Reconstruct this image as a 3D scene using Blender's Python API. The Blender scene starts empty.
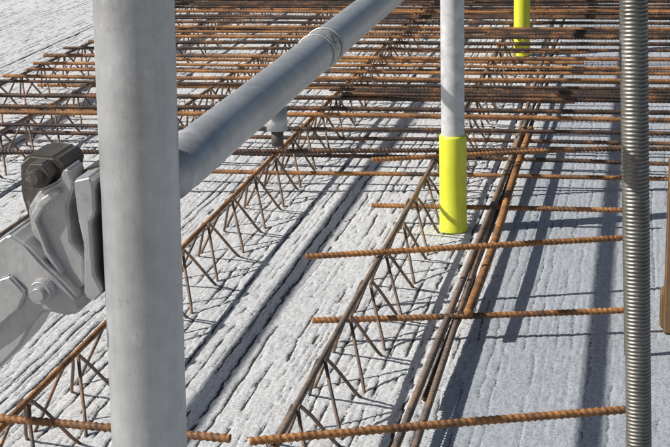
import bpy, math, random
import numpy as np
from mathutils import Vector as V, Matrix
random.seed(7); rng=np.random.RandomState(11)
S=bpy.context.scene
COL=S.collection
SX,SY=1.15,.42      # sun: shadow offset per metre of height
# ---------------------------------------------------------------- helpers
def link(o,parent=None):
    COL.objects.link(o)
    if parent is not None: o.parent=parent
    return o
def empty(name):
    e=bpy.data.objects.new(name,None); e.empty_display_size=.05; return link(e)
def mesh_np(name,verts,quads,mat,parent=None,smooth=True):
    me=bpy.data.meshes.new(name)
    verts=np.asarray(verts,dtype=np.float32); quads=np.asarray(quads,dtype=np.int32)
    me.vertices.add(len(verts)); me.vertices.foreach_set("co",verts.ravel())
    me.loops.add(quads.size); me.loops.foreach_set("vertex_index",quads.ravel())
    me.polygons.add(len(quads))
    me.polygons.foreach_set("loop_start",np.arange(0,quads.size,4,dtype=np.int32))
    me.polygons.foreach_set("loop_total",np.full(len(quads),4,dtype=np.int32))
    me.update(calc_edges=True)
    if smooth: me.polygons.foreach_set("use_smooth",np.ones(len(quads),dtype=bool))
    me.materials.append(mat)
    return link(bpy.data.objects.new(name,me),parent)
def resample(pts,step):
    pts=[np.array(p,float) for p in pts]; out=[]
    for a,b in zip(pts[:-1],pts[1:]):
        n=max(1,int(np.linalg.norm(b-a)/step))
        for i in range(n): out.append(a+(b-a)*i/n)
    out.append(pts[-1]); return np.array(out)
def smooth_path(pts,k=2):
    pts=[np.array(p,float) for p in pts]
    for _ in range(k):
        q=[pts[0]]
        for a,b in zip(pts[:-1],pts[1:]): q+= [a*.75+b*.25,a*.25+b*.75]
        q.append(pts[-1]); pts=q
    return pts
def tube(path,r,sides=8,rib=0,pitch=.008,closed_ends=True):
    """sweep; rib>0 gives slanted rebar ribs. returns verts,quads"""
    P=np.array(path); n=len(P)
    T=np.gradient(P,axis=0); T/=np.linalg.norm(T,axis=1)[:,None]+1e-12
    ref=np.array([0,0,1.]) if abs(T[:,2]).mean()<.8 else np.array([0,1.,0])
    A=np.cross(T,ref); A/=np.linalg.norm(A,axis=1)[:,None]+1e-12
    B=np.cross(A,T)
    s=np.concatenate([[0],np.cumsum(np.linalg.norm(np.diff(P,axis=0),axis=1))])
    ang=np.arange(sides)*2*math.pi/sides
    rr=np.full((n,sides),r,float)
    if rib>0:
        ph=(s[:,None]/pitch+np.sin(ang)[None,:]*.35)%1
        rr+=rib*(np.clip(1.4-np.abs(ph-.5)/.2,0,1))
    vs=P[:,None,:]+A[:,None,:]*(np.cos(ang)[None,:]*rr)[:,:,None]+B[:,None,:]*(np.sin(ang)[None,:]*rr)[:,:,None]
    vs=vs.reshape(-1,3)
    i=np.arange(n-1)[:,None]*sides; j=np.arange(sides)[None,:]; j2=(j+1)%sides
    q=np.stack([i+j,i+j2,i+sides+j2,i+sides+j],-1).reshape(-1,4)
    if closed_ends:
        c0=len(vs); vs=np.vstack([vs,P[0],P[-1]])
        caps=[]
        for k in range(0,sides,2):
            caps.append([c0,(k+2)%sides,(k+1)%sides,k])
            o=(n-1)*sides; caps.append([c0+1,o+k,o+(k+1)%sides,o+(k+2)%sides])
        q=np.vstack([q,caps])
    return vs,q
class Acc:
    def __init__(s): s.v=[];s.q=[];s.n=0
    def add(s,vq):
        v,q=vq; s.v.append(v); s.q.append(q+s.n); s.n+=len(v)
    def make(s,name,mat,parent=None,smooth=True):
        return mesh_np(name,np.vstack(s.v),np.vstack(s.q),mat,parent,smooth)
def sweep(name,pts,r,mat,parent=None,sides=12,rib=0,pitch=.008,step=None,smooth=True):
    p=resample(pts,step or (pitch/3 if rib else .05))
    v,q=tube(p,r,sides,rib,pitch); return mesh_np(name,v,q,mat,parent,smooth)
def prism(name,poly,y0,y1,mat,parent=None,bevel=.0015,smooth=False):
    """poly in XZ, extruded along Y"""
    n=len(poly)
    vs=[(x,y0,z) for x,z in poly]+[(x,y1,z) for x,z in poly]
    fs=[list(range(n)),list(range(2*n-1,n-1,-1))]+[[ (i+1)%n,i,n+i,n+(i+1)%n] for i in range(n)]
    me=bpy.data.meshes.new(name); me.from_pydata(vs,[],fs); me.update()
    import bmesh
    bm=bmesh.new(); bm.from_mesh(me); bmesh.ops.recalc_face_normals(bm,faces=bm.faces)
    bmesh.ops.bevel(bm,geom=bm.edges[:],offset=bevel,segments=3,affect='EDGES',clamp_overlap=True)
    for f in bm.faces: f.smooth=smooth
    bm.to_mesh(me); bm.free(); me.materials.append(mat)
    return link(bpy.data.objects.new(name,me),parent)
def box(name,x0,x1,y0,y1,z0,z1,mat,parent=None,bevel=.002):
    return prism(name,[(x0,z0),(x1,z0),(x1,z1),(x0,z1)],y0,y1,mat,parent,bevel)
# ---------------------------------------------------------------- materials
class M:
    def __init__(s,name):
        s.m=bpy.data.materials.new(name); s.m.use_nodes=True; s.t=s.m.node_tree; s.n=s.t.nodes
        s.b=s.n["Principled BSDF"]; s.co=s.n.new("ShaderNodeTexCoord").outputs["Object"]
    def l(s,a,b): s.t.links.new(a,b)
    def map(s,scale):
        k=s.n.new("ShaderNodeMapping"); k.inputs["Scale"].default_value=scale; s.l(s.co,k.inputs[0]); return k.outputs[0]
    def noise(s,scale,detail=4,rough=.6,vec=None,dist=0):
        k=s.n.new("ShaderNodeTexNoise"); k.inputs["Scale"].default_value=scale; k.inputs["Detail"].default_value=detail
        k.inputs["Roughness"].default_value=rough; k.inputs["Distortion"].default_value=dist
        s.l(vec or s.co,k.inputs["Vector"]); return k.outputs["Fac"]
    def ramp(s,fac,stops):
        k=s.n.new("ShaderNodeValToRGB"); r=k.color_ramp
        while len(r.elements)<len(stops): r.elements.new(.5)
        for e,(p,c) in zip(r.elements,stops):
            e.position=p; e.color=(*(c if isinstance(c,tuple) else (c,c,c)),1)
        s.l(fac,k.inputs[0]); return k.outputs[0]
    def mix(s,fac,a,b,mode='MIX'):
        k=s.n.new("ShaderNodeMix"); k.data_type='RGBA'; k.blend_type=mode
        if isinstance(fac,float): k.inputs[0].default_value=fac
        else: s.l(fac,k.inputs[0])
        for i,x in ((6,a),(7,b)):
            if isinstance(x,tuple): k.inputs[i].default_value=(*x,1)
            else: s.l(x,k.inputs[i])
        return k.outputs[2]
    def math(s,op,a,b):
        k=s.n.new("ShaderNodeMath"); k.operation=op
        for i,x in enumerate((a,b)):
            if isinstance(x,(int,float)): k.inputs[i].default_value=x
            else: s.l(x,k.inputs[i])
        return k.outputs[0]
    def attr(s,name):
        k=s.n.new("ShaderNodeAttribute"); k.attribute_name=name; return k.outputs["Fac"]
    def bump(s,h,strength,dist):
        k=s.n.new("ShaderNodeBump"); k.inputs["Strength"].default_value=strength; k.inputs["Distance"].default_value=dist
        s.l(h,k.inputs["Height"]); s.l(k.outputs[0],s.b.inputs["Normal"])
    def set(s,col=None,rough=None,metal=0.,spec=None):
        if col is not None:
            if isinstance(col,tuple): s.b.inputs["Base Color"].default_value=(*col,1)
            else: s.l(col,s.b.inputs["Base Color"])
        if rough is not None:
            if isinstance(rough,float): s.b.inputs["Roughness"].default_value=rough
            else: s.l(rough,s.b.inputs["Roughness"])
        s.b.inputs["Metallic"].default_value=metal
        if spec is not None: s.b.inputs["Specular IOR Level"].default_value=spec
        return s.m
def mat_concrete():
    m=M("raked_concrete")
    big=m.ramp(m.noise(1.6,5),[(.3,(.75,.755,.755)),(.7,(.87,.87,.86))])
    fn=m.noise(190,6,.85)
    fine=m.ramp(fn,[(.38,.42),(.52,1.)])
    sn=m.noise(1,8,.78,m.map((120,22,22)))
    st=m.ramp(sn,[(.36,.58),(.50,1.)])
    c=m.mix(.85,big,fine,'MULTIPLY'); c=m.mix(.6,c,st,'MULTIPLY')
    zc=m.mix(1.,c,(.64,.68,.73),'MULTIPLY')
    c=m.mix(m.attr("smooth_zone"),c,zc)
    # ragged groove edge: attribute perturbed by fine noise
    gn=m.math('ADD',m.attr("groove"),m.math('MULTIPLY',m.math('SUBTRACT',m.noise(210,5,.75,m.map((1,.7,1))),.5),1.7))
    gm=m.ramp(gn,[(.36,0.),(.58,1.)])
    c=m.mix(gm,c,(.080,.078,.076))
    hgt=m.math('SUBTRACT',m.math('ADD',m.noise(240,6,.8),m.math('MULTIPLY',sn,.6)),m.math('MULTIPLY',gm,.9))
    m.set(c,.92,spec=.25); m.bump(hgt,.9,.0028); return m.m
def mat_rust(name,dark,mid,hot,bias=0.,rough=.8):
    m=M(name)
    f=m.noise(11,8,.75)
    c=m.ramp(f,[(.36+bias,dark),(.50+bias,mid),(.64+bias,hot)])
    g=m.ramp(m.noise(220,4,.7),[(.36,.40),(.60,1.)])
    c=m.mix(.9,c,g,'MULTIPLY')
    m.set(c,rough,spec=.4); m.bump(m.noise(500,3),.4,.0008); return m.m
RUST=mat_rust("rusty_rebar",(.10,.065,.045),(.37,.17,.065),(.64,.30,.10),0,.62)
RUSTD=mat_rust("dark_rusty_rebar",(.030,.027,.026),(.10,.058,.038),(.36,.165,.065),.015,.55)
RUSTG=mat_rust("grey_rebar",(.13,.115,.10),(.27,.20,.15),(.46,.26,.13),0,.52)
WIRE=mat_rust("girder_wire",(.085,.072,.062),(.21,.14,.10),(.42,.23,.12),0,.55)
def mat_galv(name,a,b,metal=.35,rough=.48,stain=.5):
    m=M(name)
    v=m.n.new("ShaderNodeTexVoronoi"); v.inputs["Scale"].default_value=90; m.l(m.co,v.inputs["Vector"])
    sp=m.ramp(v.outputs["Distance"],[(0,.88),(1,1.)])
    st=m.ramp(m.noise(1,8,.7,m.map((80,80,6))),[(.3,.80),(.65,1.)])
    c=m.ramp(m.noise(12,8,.75),[(.32,a),(.68,b)])
    c=m.mix(1.,c,sp,'MULTIPLY'); c=m.mix(.8,c,st,'MULTIPLY')
    c=m.mix(m.ramp(m.noise(60,8,.85),[(.58,0.),(.68,stain)]),c,(.22,.20,.17))
    c=m.mix(m.ramp(m.noise(34,8,.85,m.map((1.3,1,.8))),[(.56,0.),(.68,stain)]),c,(.80,.80,.79))
    m.set(c,m.ramp(m.noise(24,6,.7),[(.3,rough-.07),(.7,rough+.14)]),metal)
    m.bump(m.noise(170,6,.75),.3,.0012); return m.m
GALV=mat_galv("galvanised_steel",(.50,.51,.515),(.68,.69,.69),.5,.33)
GALVB=mat_galv("galvanised_cast_steel",(.46,.46,.46),(.70,.70,.69),.4,.40,.75)
STEELD=mat_galv("dark_steel",(.08,.07,.06),(.17,.15,.13),.4,.55,.4)
ROD=mat_galv("threaded_rod_steel",(.17,.16,.14),(.30,.28,.25),.6,.40,.4)
def simple(name,a,b,scale,rough,metal=0.,bump=.1):
    m=M(name); c=m.ramp(m.noise(scale,6,.65),[(.3,a),(.7,b)])
    m.set(c,rough,metal); m.bump(m.noise(scale*6,4),bump,.001); return m.m
def mat_sleeve():
    m=M("yellow_plastic"); c=m.ramp(m.noise(12,6,.65),[(.3,(.72,.74,.03)),(.7,(.82,.85,.07))])
    c=m.mix(m.ramp(m.noise(70,8,.75,m.map((1,1,.35))),[(.56,0.),(.68,.6)]),c,(.42,.40,.18))
    m.set(c,.45); return m.m
YEL=mat_sleeve()
WHT=simple("pale_painted_steel",(.44,.45,.47),(.74,.74,.74),40,.45,.1)
WOOD=simple("weathered_wood",(.14,.08,.04),(.28,.17,.09),14,.8,0,.4)
EARTH=simple("bare_earth",(.16,.12,.09),(.27,.22,.17),1.5,.95,0,.5)
def mat_label():
    m=M("label_band")
    t=m.ramp(m.noise(1,2,.5,m.map((300,260,300))),[(.56,(.60,.59,.50)),(.61,(.16,.15,.13))])
    m.set(t,.4,.3); return m.m
LABEL=mat_label()
# ---------------------------------------------------------------- slab
TAB=rng.rand(512,512)
def vn(x,y):
    xi=np.floor(x).astype(int); yi=np.floor(y).astype(int); fx=x-xi; fy=y-yi
    fx=fx*fx*(3-2*fx); fy=fy*fy*(3-2*fy)
    g=lambda a,b:TAB[a%512,b%512]
    return (g(xi,yi)*(1-fx)+g(xi+1,yi)*fx)*(1-fy)+(g(xi,yi+1)*(1-fx)+g(xi+1,yi+1)*fx)*fy
def sstep(a,b,x):
    t=np.clip((x-a)/(b-a),0,1); return t*t*(3-2*t)
xs=np.concatenate([np.linspace(-7,-3.5,16)[:-1],np.arange(-3.5,-1.4,.0055),np.arange(-1.4,.20,.0028),np.linspace(.21,4,40)])
ys=np.concatenate([np.linspace(-1.5,1.75,12)[:-1],np.arange(1.75,4.2,.0065),np.arange(4.2,7.9,.014),np.linspace(8,15,16)])
X,Y=np.meshgrid(xs,ys)
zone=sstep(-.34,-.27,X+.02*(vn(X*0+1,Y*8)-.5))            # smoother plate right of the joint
def groove_set(X,Y,pitch,w,seed,lo,hi):
    u=X+.006*(vn(X*4+seed,Y*1.5)-.5)*2+.0030*(vn(X*18,Y*8+seed)-.5)*2+.0024*(vn(X*40,Y*34+seed)-.5)*2
    c=np.floor(u/pitch); d=(u/pitch-c-.5+.6*(vn(c*3.7+seed,c*0+3.3)-.5))*pitch
    m=sstep(lo,hi,vn(c*5.13+seed,Y*3.2+c*1.7)*.6+vn(c*2.1,Y*21+c)*.4)
    wj=w*(.5+1.0*vn(X*30,Y*28+seed))
    return np.exp(-(d/wj)**2)*m
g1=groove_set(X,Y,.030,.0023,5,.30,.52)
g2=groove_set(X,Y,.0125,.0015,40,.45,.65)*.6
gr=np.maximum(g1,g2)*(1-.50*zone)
pits=sstep(.82,.9,vn(X*150,Y*110))*sstep(.45,.65,vn(X*6+9,Y*5))
rough=(vn(X*230,Y*130)-.5)*.0013+(vn(X*110,Y*70)-.5)*.0011+(vn(X*34,Y*5)-.5)*.0008+(vn(X*2,Y*1.5)-.5)*.002
Z=-gr*.0042-pits*.002*(1-.6*zone)+rough*(1-.45*zone)-.002
# plate joints
for jx in (-.335,-2.44):
    dj=X-jx+.006*(vn(X*0+3,Y*9)-.5)
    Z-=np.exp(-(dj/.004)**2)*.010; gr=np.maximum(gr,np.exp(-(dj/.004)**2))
nx,ny=len(xs),len(ys)
vs=np.stack([X,Y,Z],-1).reshape(-1,3)
i=np.arange(ny-1)[:,None]*nx+np.arange(nx-1)[None,:]
q=np.stack([i,i+1,i+nx+1,i+nx],-1).reshape(-1,4)
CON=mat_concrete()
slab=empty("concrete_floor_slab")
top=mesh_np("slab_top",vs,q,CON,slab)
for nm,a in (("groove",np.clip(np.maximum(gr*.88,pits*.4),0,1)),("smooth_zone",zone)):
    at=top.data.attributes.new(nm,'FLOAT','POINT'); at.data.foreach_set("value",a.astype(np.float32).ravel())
box("slab_body",-7,4,-1.5,15,-.20,-.022,CON,slab,.004)
# site ground
me=bpy.data.meshes.new("ground"); me.from_pydata([(-300,-300,-.21),(300,-300,-.21),(300,300,-.21),(-300,300,-.21)],[],[(0,1,2,3)]); me.materials.append(EARTH)
link(bpy.data.objects.new("ground",me))
# ---------------------------------------------------------------- lattice girders
CH=.10
def girder(x0,y0,y1,ph,name="lattice_girder"):
    e=empty(name)
    pts=[(x0+random.uniform(-.003,.003),y,CH+random.uniform(-.002,.002)) for y in np.arange(y0,y1,.35)]
    sweep("top_chord",smooth_path(pts),.0050,RUSTG if random.random()<.6 else RUST,e,8,.0011,.009)
    a=Acc(); P=.20
    for sx in (-1,1):
        path=[]; y=y0+ph
        while y<y1-.3:
            path+=[(x0+sx*.0075,y-.012,CH+.001),(x0+sx*.0075,y+.012,CH+.001),(x0+sx*.050,y+P/2-.010,-.012),(x0+sx*.050,y+P/2+.010,-.012)]
            y+=P
        path=[(a_+random.uniform(-.004,.004),b_+random.uniform(-.008,.008),c_) for a_,b_,c_ in path]
        p=resample(smooth_path(path,1),.03)
        a.add(tube(p,.0031,6))
    a.make("diagonals",WIRE,e)
    b=Acc()
    for sx in (-1,1): b.add(tube(resample([(x0+sx*.055,y0,-.016),(x0+sx*.055,y1,-.016)],.5),.004,6))
    b.make("bottom_chords",WIRE,e)
for gx,ph in ((-.498,.06),(-.917,.02),(-1.335,.1),(-1.76,.05),(-2.06,.12),(.16,.06)):
    girder(gx,1.2 if gx<0 else 3.6,8.6,ph)
# ---------------------------------------------------------------- rebars
def wob(p0,p1,amp=.006,zamp=.002):
    n=max(2,int(abs(p1[0]-p0[0])/.4)+1)
    out=[]
    for k in range(n+1):
        t=k/n; out.append((p0[0]+(p1[0]-p0[0])*t,p0[1]+(p1[1]-p0[1])*t+random.uniform(-amp,amp)*(0<k<n),p0[2]+(p1[2]-p0[2])*t+random.uniform(-zamp,zamp)*(0<k<n)))
    return smooth_path(out)
def rebar(p0,p1,r=.006,mat=RUST,near=True,sides=None):
    sweep("rebar",wob(p0,p1,.006 if near else .012),r*.9,mat,None,sides or (12 if near else 8),r*.24,(.0100 if near else .012),(.0020 if near else .004))
T=CH+.0125
rebar((-.53,1.90,T),(.010,2.092,T),.0062)
rebar((-1.35,1.952,T),(-.56,1.905,T),.0062)
rebar((-.64,2.77,T),(.012,2.98,T),.0062)
rebar((-.59,2.59,.045),(.012,2.725,.045),.006)
rebar((-.65,3.58,T),(.02,3.78,T),.0062)
rebar((-.62,3.40,.045),(.0,3.42,.045),.006)
rebar((-2.1,3.52,T),(.5,3.80,T),.0062,RUSTD)
# transverse mats
y=3.93
while y<8.3:
    sk=random.uniform(-.01,.10)*max(0,(6-y)/2.2)
    x0=-2.05+random.uniform(-.06,.03); x1=random.choice([.5,.6,.45,.3])
    rebar((x0,y-sk+random.uniform(-.02,.02),T),(x1,y+random.uniform(-.02,.03),T),random.choice([.0062,.0070,.0055]),random.choice([RUST,RUSTD,RUSTD]),False)
    y+=random.uniform(.09,.18) if y<5.4 else random.uniform(.06,.14)
y=3.75
while y<8.3:
    x0=random.choice([-2.08,-2.05,-1.3]); x1=random.choice([.5,.6,-.2])
    rebar((x0,y+random.uniform(-.04,.04),.03),(x1,y+random.uniform(-.03,.03),.03),.0060,random.choice([RUSTD,RUSTD,RUST]),False)
    y+=random.uniform(.13,.22)
# tight bundles lying on the mat at the far right
def bundle(x0,x1,y,n,w,z):
    a=Acc()
    for k in range(n):
        yy=y+w*k/n
        a.add(tube(resample(wob((x0+random.uniform(-.10,.10),yy+random.uniform(-.02,.02),z),(x1,yy+random.uniform(-.03,.03),z+random.uniform(0,.008)),.012,.003),.004),.0052,8,.0016,.012))
    a.make("rebar_bundle",RUSTD)
bundle(-.62,.45,5.40,5,.16,T+.013)
bundle(-.85,.40,4.34,3,.08,T+.013)
bundle(-.60,.40,6.35,4,.15,T+.013)
# longitudinal joint bars
sweep("rebar",wob((-.352,1.7,.035),(-.322,4.4,.055)),.0056,RUSTG,None,12,.0014,.0105,.0022)
sweep("rebar",wob((-.318,1.7,.03),(-.345,5.8,.06)),.0052,RUSTG,None,12,.0013,.0105,.0024)
sweep("rebar",wob((-.336,2.3,.022),(-.300,5.0,.05)),.0048,RUSTD,None,12,.0012,.0105,.0024)
sweep("rebar",smooth_path([(-.300,2.62,.062),(-.292,3.1,.066),(-.300,3.6,.072),(-.296,4.15,.07)]),.0080,RUST,None,12,.0014,.011,.0026)
# tie wires
def tie(x,y,z,s=.0095):
    pts=[]
    for k in range(11):
        a=k/10*2*math.pi*1.1; pts.append((x+math.cos(a)*s,y+math.cos(a)*s*.6,z+math.sin(a)*s*1.1))
    pts+=[(x+s*1.3,y-.01,z+s*1.3),(x+s*1.6,y-.014,z+s*2.3)]
    v,q_=tube(resample(smooth_path(pts,1),.006),.0009,5); return v,q_
ta=Acc()
for (x,y,z) in [(-.498,2.815,T-.006),(-.498,3.625,T-.006),(-.498,1.912,T-.006),(-.30,2.66,.055),(-.297,3.42,.06),(-.31,3.68,.10),(-.33,2.65,.045),(-.917,3.655,T-.006)]+[(gx,yy,T) for gx in (-.498,-.917,-1.335) for yy in np.arange(3.9,7,.31)]:
    ta.add(tie(x,y,z))
ta.make("tie_wires",STEELD)
# ---------------------------------------------------------------- marker posts with yellow sleeves
def post(x,y,h,rs,rp):
    e=empty("guard_post")
    # sleeve as lathe, slightly flared lip
    prof=[(rs*1.04,0),(rs*1.04,.008),(rs,.012),(rs*.985,.12),(rs*.98,.222),(rs*.95,.228),(rp,.229)]
    def lathe(name,prof,mat,n=32):
        v=[(x+r*math.cos(a),y+r*math.sin(a),z) for r,z in prof for a in np.arange(n)*2*math.pi/n]
        q=[[k*n+j,k*n+(j+1)%n,(k+1)*n+(j+1)%n,(k+1)*n+j] for k in range(len(prof)-1) for j in range(n)]
        return mesh_np(name,v,q,mat,e)
    lathe("yellow_sleeve",prof,YEL)
    lathe("tube",[(rp,.01),(rp,.6),(rp,h-.004),(rp-.004,h),(rp-.006,h-.03)],WHT)
    return e
post(-.42,3.37,1.25,.0325,.0270)
post(-.45,5.76,1.25,.0315,.0265)
# ---------------------------------------------------------------- scaffold
TX0,TX1=-.3215,-.2635   # x at z=0 , z=2
def tx(z): return TX0+(TX1-TX0)*z/2
sc=empty("scaffold_standard")
sweep("tube",[(tx(0.01),.85,.01),(tx(2),.85,2.0)],.0242,GALV,sc,48,step=.1)
box("base_plate",tx(0)-.07,tx(0)+.07,.78,.92,.0,.009,GALV,sc)
rl=empty("added_shadow_rail")
RX=-.290;RZ=.770
sweep("tube",[(RX,.876,RZ),(RX,12,RZ)],.0172,GALV,rl,40,step=.1)
def ringband(name,y,w,r,mat,parent,a0,a1):
    n=28; A=np.linspace(a0,a1,n); v=[];q=[]
    for yy,rr in ((y,r-.001),(y,r),(y+w,r),(y+w,r-.001)):
        v+=[(RX+rr*math.cos(a),yy,RZ+rr*math.sin(a)) for a in A]
    for k in range(3):
        for j in range(n-1): q.append([k*n+j,k*n+j+1,(k+1)*n+j+1,(k+1)*n+j])
    mesh_np(name,v,q,mat,parent)
ringband("label",1.33,.024,.0177,LABEL,rl,-.7,1.1)
ringband("collar",1.358,.008,.0188,GALVB,rl,0,2*math.pi)
ringband("collar_rear",1.320,.006,.0186,GALVB,rl,0,2*math.pi)
# locking pin under the rail
sweep("locking_pin_head",[(RX+.003,1.155,RZ-.016),(RX+.003,1.155,RZ-.033)],.0085,GALVB,rl,20,step=.01)
sweep("locking_pin_shank",[(RX+.003,1.155,RZ-.033),(RX+.003,1.155,RZ-.046)],.005,STEELD,rl,16,step=.01)
box("far_post",RX-.02,RX+.02,12.0,12.04,0,.80,GALV,rl)
# unseen rails added on the sun side to cast the long stripe shadows
def shadow_rail(sx,z,r=.017):
    X0=sx-SX*z
    e=empty("added_shadow_rail")
    sweep("tube",[(X0,-1.2,z),(X0,12,z)],r,GALV,e,20,step=.3)
    for yy in (-1.2,12): sweep("upright",[(X0,yy+.04,.0),(X0,yy+.04,z+.05)],.0242,GALV,e,20,step=.3)
shadow_rail(-.72,.76,.017)
shadow_rail(-.065,.75,.014)
shadow_rail(-1.85,.82,.02)
# ---- coupler left of the standard
cp=empty("scaffold_coupler")
DY=.022
def P(x,y): return (-.298+(x-145)*.00061, .884-.288*y/447)
def poly(l): return [P(*p) for p in l]
def pr(n,l,a,b,m,bv): prism(n,poly(l),a+DY,b+DY,m,cp,bv)
pr("saddle",[(74,168),(104,160),(112,170),(112,282),(98,292),(78,282),(84,240),(78,214)],.838,.882,STEELD,.002)
pr("hinge_flap",[(24,200),(38,182),(60,172),(66,160),(72,160),(76,176),(68,196),(68,232),(80,250),(80,276),(66,286),(48,262),(38,240),(26,226)],.822,.846,GALVB,.0015)
pr("flap_rib",[(30,204),(42,188),(60,178),(64,182),(46,196),(36,210),(46,240),(60,262),(56,266),(42,246)],.817,.823,GALVB,.001)
pr("jaw",[(80,168),(98,164),(101,172),(101,200),(95,210),(95,262),(103,280),(92,290),(82,284),(84,262),(86,232),(82,206)],.815,.838,GALVB,.0015)
pr("arm",[(-60,262),(-20,240),(2,224),(10,222),(26,232),(40,248),(58,264),(76,284),(80,298),(68,304),(40,300),(26,314),(10,338),(-20,366),(-60,380)],.812,.850,GALVB,.002)
pr("arm_rib",[(-60,300),(-10,268),(8,262),(24,280),(16,296),(-12,318),(-60,350)],.808,.813,GALVB,.0015)
pr("bolt_eye",[(14,158),(24,150),(52,152),(62,160),(58,176),(38,188),(30,206),(18,214),(12,190)],.830,.868,STEELD,.002)
def ycyl(name,cx,cy,r,y0,y1,mat,n=24):
    X0,Z0=P(cx,cy)
    pl=[(X0+r*math.cos(a),Z0+r*math.sin(a)) for a in np.arange(n)*2*math.pi/n]
    prism(name,pl,y0+DY,y1+DY,mat,cp,.0010)
ycyl("pivot_boss",42,277,.0080,.804,.813,GALVB)
ycyl("pivot_pin",42,277,.0045,.800,.8055,GALV)
ycyl("hex_nut",40,166,.0090,.818,.831,STEELD,6)
ycyl("bolt_end",40,166,.0048,.810,.819,STEELD,20)
# ---------------------------------------------------------------- threaded rods on the right
def threaded(name,p0,p1,r,rib,pitch,mat,parent,sides=24):
    """helical thread"""
    p=resample([p0,p1],pitch/6); n=len(p); s=np.arange(n)/6.0
    ang=np.arange(sides)*2*math.pi/sides
    ph=(s[:,None]+ang[None,:]/(2*math.pi))%1
    rr=r+rib*(np.clip(1.35-np.abs(ph-.5)*4,-1,1)*.5+.5-1)
    d=(np.array(p1)-np.array(p0)); d/=np.linalg.norm(d); A=np.cross(d,[0,1,0]);A/=np.linalg.norm(A);B=np.cross(A,d)
    v=(p[:,None,:]+A*(np.cos(ang)*rr)[:,:,None]+B*(np.sin(ang)*rr)[:,:,None]).reshape(-1,3)
    i=np.arange(n-1)[:,None]*sides;j=np.arange(sides)[None,:];j2=(j+1)%sides
    mesh_np(name,v,np.stack([i+j,i+sides+j,i+sides+j2,i+j2],-1).reshape(-1,4),mat,parent,True)
tr=empty("threaded_spindle")
threaded("spindle",(.018,1.9,.008),(-.039,1.9,1.5),.0172,.0022,.0052,ROD,tr,32)
box("base_plate",-.055,.09,1.83,1.97,.0,.009,GALV,tr)
t2=empty("threaded_tie_rod")
threaded("rod",(-.006,2.6,.0),(-.062,2.6,1.4),.0078,.0016,.006,STEELD,t2,16)
# timber formwork at the right edge
fw=empty("formwork_board")
box("board",.056,.16,2.72,2.75,.0,.34,WOOD,fw,.003)
box("batten",.050,.24,2.752,2.80,.0,.07,WOOD,fw,.003)
box("cleat",.066,.10,2.70,2.718,.10,.22,WOOD,fw,.002)
# ---------------------------------------------------------------- light, world, camera
sd=V((SX,SY,-1.0)).normalized()
L=bpy.data.lights.new("sun",'SUN'); L.energy=5.0; L.angle=math.radians(.5); L.color=(1,.97,.92)
lo=bpy.data.objects.new("sun",L); link(lo); lo.rotation_euler=sd.to_track_quat('-Z','Y').to_euler(); lo.location=(-5,-2,6)
w=bpy.data.worlds.new("World"); S.world=w; w.use_nodes=True
n=w.node_tree.nodes; sky=n.new("ShaderNodeTexSky"); sky.sky_type='NISHITA'; sky.sun_disc=False
sky.sun_elevation=math.asin(-sd.z); sky.sun_rotation=math.atan2(-sd.x,-sd.y)
sky.dust_density=2.0; sky.ozone_density=.9
w.node_tree.links.new(sky.outputs[0],n["Background"].inputs[0]); n["Background"].inputs[1].default_value=.058
th=math.atan(433/1500);ps=math.radians(11.8);ro=math.radians(1.6)
h=V((-math.sin(ps),math.cos(ps),0));r0=V((math.cos(ps),math.sin(ps),0));z=V((0,0,1))
F=h*math.cos(th)-z*math.sin(th);U0=h*math.sin(th)+z*math.cos(th)
R=r0*math.cos(ro)-U0*math.sin(ro);U=U0*math.cos(ro)+r0*math.sin(ro)
cam=bpy.data.cameras.new("camera"); cam.sensor_width=36; cam.lens=1500/670*36; cam.clip_start=.05; cam.clip_end=1000
co=bpy.data.objects.new("camera",cam); link(co)
co.matrix_world=Matrix(((R.x,U.x,-F.x,0),(R.y,U.y,-F.y,0),(R.z,U.z,-F.z,1.0),(0,0,0,1)))
S.camera=co
S.view_settings.view_transform='Standard'; S.view_settings.look='None'; S.view_settings.exposure=0
